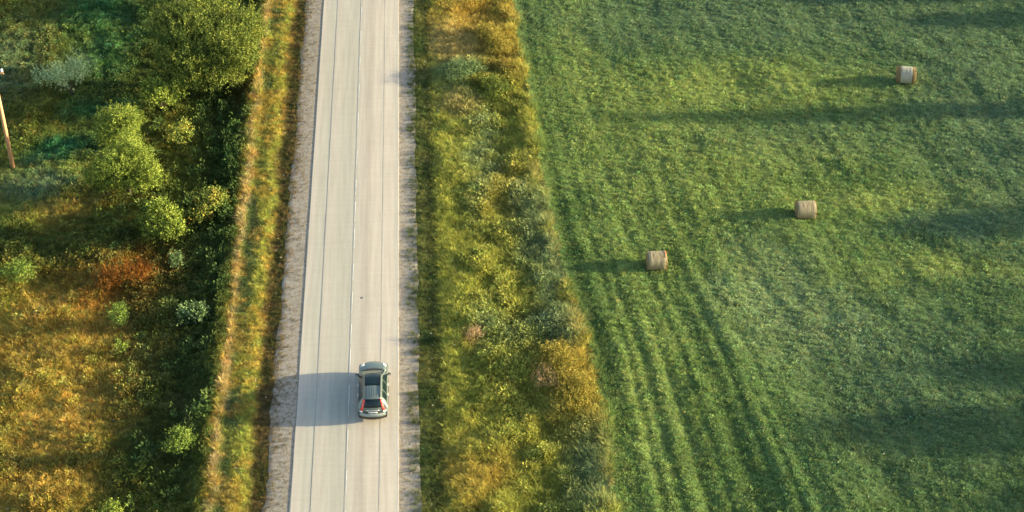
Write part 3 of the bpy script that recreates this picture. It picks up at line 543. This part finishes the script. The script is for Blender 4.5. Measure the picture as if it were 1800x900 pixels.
def bale(label, x, y, R, W, rz, style, seed):
    t = empty('hay_bale', (x, y, gz(x, y)+R-.07), rz); tag(t, label, 'hay bale', 'round hay bales lying in the field')
    g = random.Random(seed); n = 56
    def barrel(name, w, r, m, sag):
        V = []; K = 14
        for i in range(K+1):
            u = i/K*2-1; rr = r*(1-.07*max(0, abs(u)-.82)/.18)+g.uniform(-.006, .006)
            for k in range(n):
                a = 2*math.pi*k/n; q_ = rr*(1+.012*math.sin(3*a+seed)+.008*math.sin(7*a+u*2))-(sag if math.sin(a) < -.8 else 0)*.5
                V.append((u*w/2, q_*math.cos(a), q_*math.sin(a)))
        F_ = [(i*n+k, i*n+(k+1)%n, (i+1)*n+(k+1)%n, (i+1)*n+k) for i in range(K) for k in range(n)]
        return link(name, mesh_np(name, V, F_, m, True), t)
    if style == 'spool':
        barrel('straw_core', W, R, M_end, .05); barrel('net_wrap', W*.74, R*1.012, M_pwrap, .05)
    else: barrel('net_wrap', W, R, M_wrap, .05)
    for s in (-1, 1):
        V = [(s*W/2*1.0+s*.09, 0, 0)]; rings = 7
        for i in range(1, rings+1):
            rr = R*.93*i/rings; bulge = .10*(1-(i/rings)**2)+(.012 if i % 2 else -.008)
            for k in range(n): a = 2*math.pi*k/n; V.append((s*(W/2+bulge-.004), rr*math.cos(a)*1.0, rr*math.sin(a)))
        me = bpy.data.meshes.new('end_face'); fs = [(0, 1+k, 1+(k+1)%n) for k in range(n)]+[(1+(i-1)*n+k, 1+i*n+k, 1+i*n+(k+1)%n, 1+(i-1)*n+(k+1)%n) for i in range(1, rings) for k in range(n)]
        me.from_pydata(V, [], fs); me.materials.append(M_end); link('end_face', me, t)
    V = []; F_ = []
    for i in range(520):
        a = g.uniform(0, 6.283); s = g.choice((-1, 1)); on = g.random() < .75
        rr = R*(g.uniform(.86, 1.0) if on else g.random()**.5); p = Vector((s*(W/2+.01), rr*math.cos(a), rr*math.sin(a)))
        d = Vector((s*g.uniform(.1, 1), math.cos(a)*g.uniform(-.3, .8)+g.gauss(0, .5), math.sin(a)*g.uniform(-.3, .8)+g.gauss(0, .5))).normalized()*g.uniform(.04, .11); q_ = d.cross(Vector((g.random(), g.random(), g.random()))).normalized()*.006
        k0 = len(V); V += [p-q_, p+q_, p+d+q_, p+d-q_]; F_.append((k0, k0+1, k0+2, k0+3))
    o = link('loose_straw', mesh_np('loose_straw', [tuple(v) for v in V], F_, M_straw), t); o['kind'] = 'stuff'
    if style == 'twine':
        mb = MB(); pts_ = [(W/2-.05+.01*math.sin(5*a), (R+.012)*math.cos(a), (R+.012)*math.sin(a)) for a in np.linspace(-1.9, 2.2, 30)]; mb.tube(pts_, [.022]*30, 5); mb.build('twine', M_twine, t, True)
        mb = MB(); mb.tube([(W/2-.03, -R*.5, -R*.75), (W/2+.03, -R*.75, -R*.85), (W/2, -R*.8, -R)], [.03, .03, .01], 5); mb.build('twine', M_twine, t, True)
    return t
bale('nearest hay bale, beige with an orange twine at its right rim', 20.35, -1.2, .645, 1.22, R_(0), 'twine', 1)
bale('middle of the three hay bales, beige wrap with grey patches', 31.4, 3.9, .635, 1.28, R_(0), 'plain', 2)
bale('farthest hay bale, pale net wrap between brown straw rims', 42.35, 21.0, .66, 1.36, R_(-11), 'spool', 3)

# ------------------------------------------------------------------ utility pole
wood = principled('pole_wood', (.46, .25, .12), .8, bump=.4, bscale=14, var=.3, vscale=4)
pz = gz(-25.5, 14.3)
up_ = empty('utility_pole', (-25.5, 14.3, pz)); tag(up_, 'plain wooden utility pole at the left edge with a white insulator', 'utility pole')
mb = MB(); mb.tube([(0, 0, -.3), (0, 0, 4), (.0, 0, 8.3)], [.17, .145, .11], 14); mb.build('pole', wood, up_, True)
cer = principled('white_ceramic', (.8, .8, .78), .25); steel = principled('galvanised_steel', (.35, .36, .36), .45, .8)
mb = MB(); mb.box((0, 0, 8.15), (1.4, .09, .11)); mb.build('crossarm', wood, up_)
for dx in (-.6, .6):
    mb = MB(); mb.tube([(dx, 0, 8.2), (dx, 0, 8.32)], [.015, .015], 6); mb.build('pin', steel, up_)
    mb = MB(); mb.tube([(dx, 0, 8.3), (dx, 0, 8.34), (dx, 0, 8.38), (dx, 0, 8.46), (dx, 0, 8.52)], [.05, .10, .06, .10, .04], 12); mb.build('insulator', cer, up_, True)

# ------------------------------------------------------------------ the car (drives towards +Y, tail to the camera)
paint = principled('car_paint', (.11, .138, .128), .36, .35, var=.04, vscale=2, coat=.35)
paint_dk = principled('car_lower_paint', (.045, .045, .03), .5, .2, var=.1, coat=0)
silver = principled('silver_trim', (.24, .275, .26), .4, .3)
glass = principled('tinted_glass', (.005, .012, .014), .16, 0, coat=0, spec=.35)
black = principled('black_plastic', (.018, .02, .02), .5)
dash = principled('beige_dash', (.50, .45, .36), .7, var=.15)
red = principled('red_lens', (.62, .035, .02), .25, coat=.5)
clear = principled('clear_lens', (.78, .74, .72), .2, coat=.5)
rubber = principled('tyre_rubber', (.02, .02, .02), .85)
alloy = principled('alloy_rim', (.5, .5, .5), .35, .8)
chrome = principled('chrome', (.75, .75, .74), .15, .9)
platem = principled('plate_white', (.78, .78, .75), .5); ink = principled('plate_ink', (.03, .03, .03), .6)
shield, n_, o_ = mat('windshield_glass'); _t = n_.nodes.new('ShaderNodeBsdfTransparent'); _g = n_.nodes.new('ShaderNodeBsdfGlossy'); _g.inputs['Roughness'].default_value = .05; _t.inputs[0].default_value = (.75, .8, .78, 1)
_m = n_.nodes.new('ShaderNodeMixShader'); _m.inputs[0].default_value = .16; n_.links.new(_t.outputs[0], _m.inputs[1]); n_.links.new(_g.outputs[0], _m.inputs[2]); n_.links.new(_m.outputs[0], o_.inputs[0])
car = empty('car', (1.43, -13.55, .03)); tag(car, 'grey-green compact SUV with a dark sunroof driving away in the right lane', 'car')
# centre-line path: y, z, half width of the top surface, crown, corner sweep
PT = [(2.20,.28,.74,0,-.16),(2.28,.48,.80,0,-.22),(2.24,.70,.82,0,-.24),(2.14,.90,.76,.03,-.26),(1.85,1.00,.78,.05,-.14),(1.55,1.05,.78,.05,-.12),(1.30,1.08,.76,.05,-.14),
      (.85,1.32,.69,.05,-.14),(.42,1.53,.61,.045,-.12),(.30,1.58,.585,.04,-.08),(-.12,1.67,.575,.035,0),(-.55,1.68,.57,.035,0),(-.60,1.68,.57,.035,0),(-1.10,1.66,.565,.035,0),(-1.60,1.61,.56,.03,.05),
      (-1.82,1.57,.56,.03,.07),(-1.86,1.52,.56,.03,.07),(-2.12,1.12,.66,.03,.12),(-2.20,.86,.76,.0,.16),(-2.24,.74,.84,0,.18),(-2.30,.70,.86,0,.22),(-2.31,.48,.86,0,.22),(-2.22,.28,.80,0,.2)]
J = 12
def top(i, j, dz=0, fw=1.0):
    a = int(i); f = i-a; b = min(a+1, len(PT)-1); p = [PT[a][k]*(1-f)+PT[b][k]*f for k in range(5)]
    t = (j/J)*2-1; t *= fw
    return Vector((p[2]*t, p[0]+p[4]*abs(t)**2.4, p[1]-p[3]*t*t*1.3-(.03 if abs(t) > .98 and fw == 1 else 0)+dz))
def patch(name, i0, i1, t0, t1, m, dz=0.0, off=0.0, ni=None, nj=8, par=None, solid=0):
    ni = ni or max(2, int((i1-i0)*3)); g = []
    for a in range(ni+1):
        for b in range(nj+1):
            i = i0+(i1-i0)*a/ni; t = t0+(t1-t0)*b/nj; g.append(top(i, (t+1)/2*J)+Vector((0, 0, 0)))
    def nrm(i, t):
        e = .05; u = top(min(i+e, len(PT)-1.001), (t+1)/2*J)-top(max(i-e, 0), (t+1)/2*J); v = top(i, (t+1)/2*J+.1)-top(i, (t+1)/2*J-.1); n = v.cross(u); n.normalize(); return -n if n.dot(Vector((0, -.0 if i < 10 else 0, 1))) < 0 and .5 < i < 20 else n
    if off:
        k = 0
        for a in range(ni+1):
            for b in range(nj+1):
                i = i0+(i1-i0)*a/ni; t = t0+(t1-t0)*b/nj
                nn = nrm(min(max(i, .1), len(PT)-1.1), max(-.97, min(.97, t)))
                g[k] = g[k]+nn*off; k += 1
    F_ = [(a*(nj+1)+b, a*(nj+1)+b+1, (a+1)*(nj+1)+b+1, (a+1)*(nj+1)+b) for a in range(ni) for b in range(nj)]
    o = link(name, mesh_np(name, [tuple(v) for v in g], F_, m, True), par or car)
    md = o.modifiers.new('thickness', 'SOLIDIFY'); md.thickness = solid or .012; md.offset = -1 if not solid else 0
    return o
# side stations: y, belt half width, belt z, bulge half width
def side_prof(y, te):
    front = max(0, (y-1.55)/.75); rear = max(0, (-1.75-y)/.5); ww = .915-.15*front**2-.05*rear**2
    zb = 1.07-.02*front+.02*rear
    if te.z < zb+.02: zb = te.z-.03
    sill = .27
    belt = Vector((max(te.x, ww-.045), y, zb))
    return [te, te.lerp(belt, .5)+Vector((.012, 0, .012)), belt, Vector((ww-.008, y, zb-.10)), Vector((ww, y, .78)), Vector((ww-.01, y, .55)), Vector((ww-.03, y, .36)), Vector((ww-.05, y, sill))]
ys = np.concatenate([np.linspace(2.05, 1.12, 9), np.linspace(1.0, -1.8, 22), np.linspace(-1.88, -2.14, 5)])
pi_y = [(p[0]) for p in PT]
def top_edge(y):
    for i in range(3, 19):
        a, b = top(i, J), top(i+1, J)
        if a.y >= y >= b.y and a.y > b.y: f = (a.y-y)/(a.y-b.y); return a.lerp(b, f)
    return top(3, J) if y > 1 else top(18.3, J)
for sgn in (-1, 1):
    Vs = []; 
    for y in ys:
        te = top_edge(y); te = Vector((abs(te.x), y, te.z))
        for p in side_prof(y, te): Vs.append((p.x*sgn, p.y, p.z))
    m = 8; F_ = []; 
    for a in range(len(ys)-1):
        for b in range(m-1):
            ym = (ys[a]+ys[a+1])/2
            if b >= 5 and (abs(ym-1.38) < .36 or abs(ym+1.28) < .36): continue
            F_.append((a*m+b, a*m+b+1, (a+1)*m+b+1, (a+1)*m+b) if sgn < 0 else (a*m+b, (a+1)*m+b, (a+1)*m+b+1, a*m+b+1))
    link('side_panel', mesh_np('side_panel', Vs, F_, paint, True), car)
    # side windows: front, rear, quarter
    for (ya, yb) in ((.62, -.18), (-.26, -1.02), (-1.10, -1.62)):
        V = []
        for k in range(7):
            y = ya+(yb-ya)*k/6; te = top_edge(y); te = Vector((abs(te.x), y, te.z)); pr_ = side_prof(y, te)
            a = pr_[0].lerp(pr_[2], .10 if ya < .5 or k > 2 else .10+(2-k)*.12); b = pr_[0].lerp(pr_[2], .93)
            for q_ in (a, (a+b)/2+Vector((.012, 0, .01)), b): V.append(((q_.x+.012)*sgn, q_.y, q_.z+.004))
        F_ = [(k*3+c, k*3+c+1, (k+1)*3+c+1, (k+1)*3+c) for k in range(6) for c in range(2)]
        link('side_window', mesh_np('side_window', V, F_, glass, True), car)
    # doors' lines and handles
    for y in (-.22, -1.05, .95):
        mb = MB(); mb.box((sgn*.903, y, .76), (.03, .012, .5)); mb.build('door_gap', black, car)
    for y in (.02, -.84):
        mb = MB(); mb.box((sgn*.925, y, .93), (.035, .24, .045)); mb.build('door_handle', clear, car, bevel=.01)
    mb = MB(); mb.box((sgn*.90, .05, .34), (.05, 1.9, .14)); mb.box((sgn*.90, 0, .45), (.035, 2.1, .02)); mb.build('sill_trim', black, car)
    # mirrors
    mb = MB(); mb.box((sgn*1.005, .72, 1.13), (.22, .13, .15), Euler((0, 0, sgn*-.15)).to_matrix(), .8); mr_ = mb.build('mirror', black, car, bevel=.03)
    mb = MB(); mb.box((sgn*1.01, .655, 1.13), (.17, .01, .11)); mb.build('mirror_glass', chrome, mr_)
    mb = MB(); mb.box((sgn*.885, .74, 1.07), (.14, .06, .04)); mb.build('mirror_arm', black, mr_)
    # roof rails
    mb = MB(); mb.tube([tuple(top(i, (1+sgn*.86)/2*J)+Vector((0, 0, .02+(.035 if 9.6 < i < 14.2 else 0)))) for i in np.linspace(9.2, 14.9, 12)], [.022]*12, 6); mb.build('roof_rail', black, car, True)
    # wheels
    for y in (1.38, -1.28):
        mb = MB(); prof = [(.60, .20), (.60, .31), (.64, .35), (.82, .35), (.87, .325), (.875, .22)]
        V = []; nn = 28
        for (px_, r) in prof:
            for k in range(nn): a = 2*math.pi*k/nn; V.append((sgn*px_, y+r*math.cos(a), .345+r*math.sin(a)))
        F_ = [(i*nn+k, i*nn+(k+1)%nn, (i+1)*nn+(k+1)%nn, (i+1)*nn+k) for i in range(len(prof)-1) for k in range(nn)]
        wh = link('wheel', mesh_np('wheel', V, F_, rubber, True), car)
        mb = MB(); mb.tube([(sgn*.80, y, .345), (sgn*.815, y, .345)], [.215, .215], 28)
        for k in range(5):
            a = 2*math.pi*k/5; mb.box((sgn*.845, y+.11*math.cos(a), .345+.11*math.sin(a)), (.03, .22, .05), Euler((a, 0, 0)).to_matrix())
        mb.build('rim', alloy, wh)
    # headlights and tail lights
    patch('headlight', 2.75, 4.3, *( (.74, 1.0) if sgn > 0 else (-1.0, -.74)), clear, off=.008, nj=3)
    tl = patch('tail_light', 15.9, 18.0, *( (.80, .995) if sgn > 0 else (-.995, -.80)), red, off=.022, nj=3)
    patch('reverse_light', 18.0, 18.7, *( (.76, .985) if sgn > 0 else (-.985, -.76)), clear, off=.024, nj=3)
    patch('reflector', 20.3, 20.6, *( (.62, .88) if sgn > 0 else (-.88, -.62)), red, off=.01, nj=3)
patch('front_bumper', 0, 2.75, -1, 1, paint, nj=16)
patch('bonnet', 2.75, 6.0, -1, 1, paint, nj=16)
patch('grille', 1.9, 2.7, -.5, .5, black, off=.015)
patch('cowl', 6.0, 6.3, -1, 1, black, nj=16)
patch('windscreen', 6.35, 8.7, -.94, .94, shield, nj=14)
for s_ in (-1, 1): patch('windscreen_pillar', 6.3, 8.8, *( (.93, 1) if s_ > 0 else (-1, -.93)), paint, off=.004, nj=2)
patch('roof', 8.7, 15.6, -1, 1, paint, nj=18)
patch('sunroof', 9.0, 12.5, -.78, .78, glass, off=.012, nj=10)
for s_ in (-1, 1): patch('roof_gutter', 9.3, 14.9, *( (.80, .90) if s_ > 0 else (-.90, -.80)), black, off=.006, nj=2)
for t_ in (-.5, -.25, 0, .25, .5): patch('roof_rib', 12.8, 14.6, t_-.015, t_+.015, paint, off=.010, nj=2)
patch('roof_spoiler', 15.0, 15.9, -.98, .98, paint, off=.02, nj=12)
patch('rear_window', 16.0, 17.1, -.86, .86, glass, off=.008, nj=10)
patch('tailgate', 15.6, 19.0, -1, 1, paint, nj=16)
patch('tailgate_lower', 17.95, 19.0, -.96, .96, paint_dk, off=.006, nj=12)
patch('number_plate', 18.1, 18.62, -.34, .34, platem, off=.03, nj=4)
for k, t_ in enumerate((-.27, -.2, -.1, -.03, .07, .14, .22, .28)): patch('plate_mark', 18.22, 18.5, t_-.02, t_+.012, ink, off=.04, nj=1)
patch('chrome_strip', 17.62, 17.8, -.52, .52, chrome, off=.03, nj=8)
patch('rear_bumper', 19.0, 20.7, -1, 1, silver, off=.0, nj=16)
patch('bumper_lower', 20.7, 22, -1, 1, black, nj=16)
mb = MB(); mb.tube([tuple(top(17.1, J*.47)+Vector((0, -.02, .03))), tuple(top(16.8, J*.7)+Vector((0, -.03, .03)))], [.01, .008], 5); mb.build('rear_wiper', black, car)
mb = MB(); mb.tube([tuple(top(14.2, J*.5)), tuple(top(14.2, J*.5)+Vector((0, -.02, .05))), tuple(top(14.2, J*.5)+Vector((0, -.14, .22)))], [.025, .015, .006], 6); mb.build('antenna', black, car)
mb = MB(); mb.box((0, 0, .42), (1.5, 3.9, .34)); mb.build('underbody', black, car)
mb = MB(); mb.box((0, .72, 1.02), (1.3, .75, .1), Euler((.05, 0, 0)).to_matrix()); mb.build('dashboard', dash, car)
mb = MB(); mb.box((-.36, -.1, .95), (.5, .55, .5)); mb.box((.36, -.1, .95), (.5, .55, .5)); mb.box((0, -1, .9), (1.2, .5, .5)); mb.box((0, -.4, .66), (1.5, 2.9, .1)); mb.build('seat', black, car)

car.scale = (1, 1.06, 1.04)
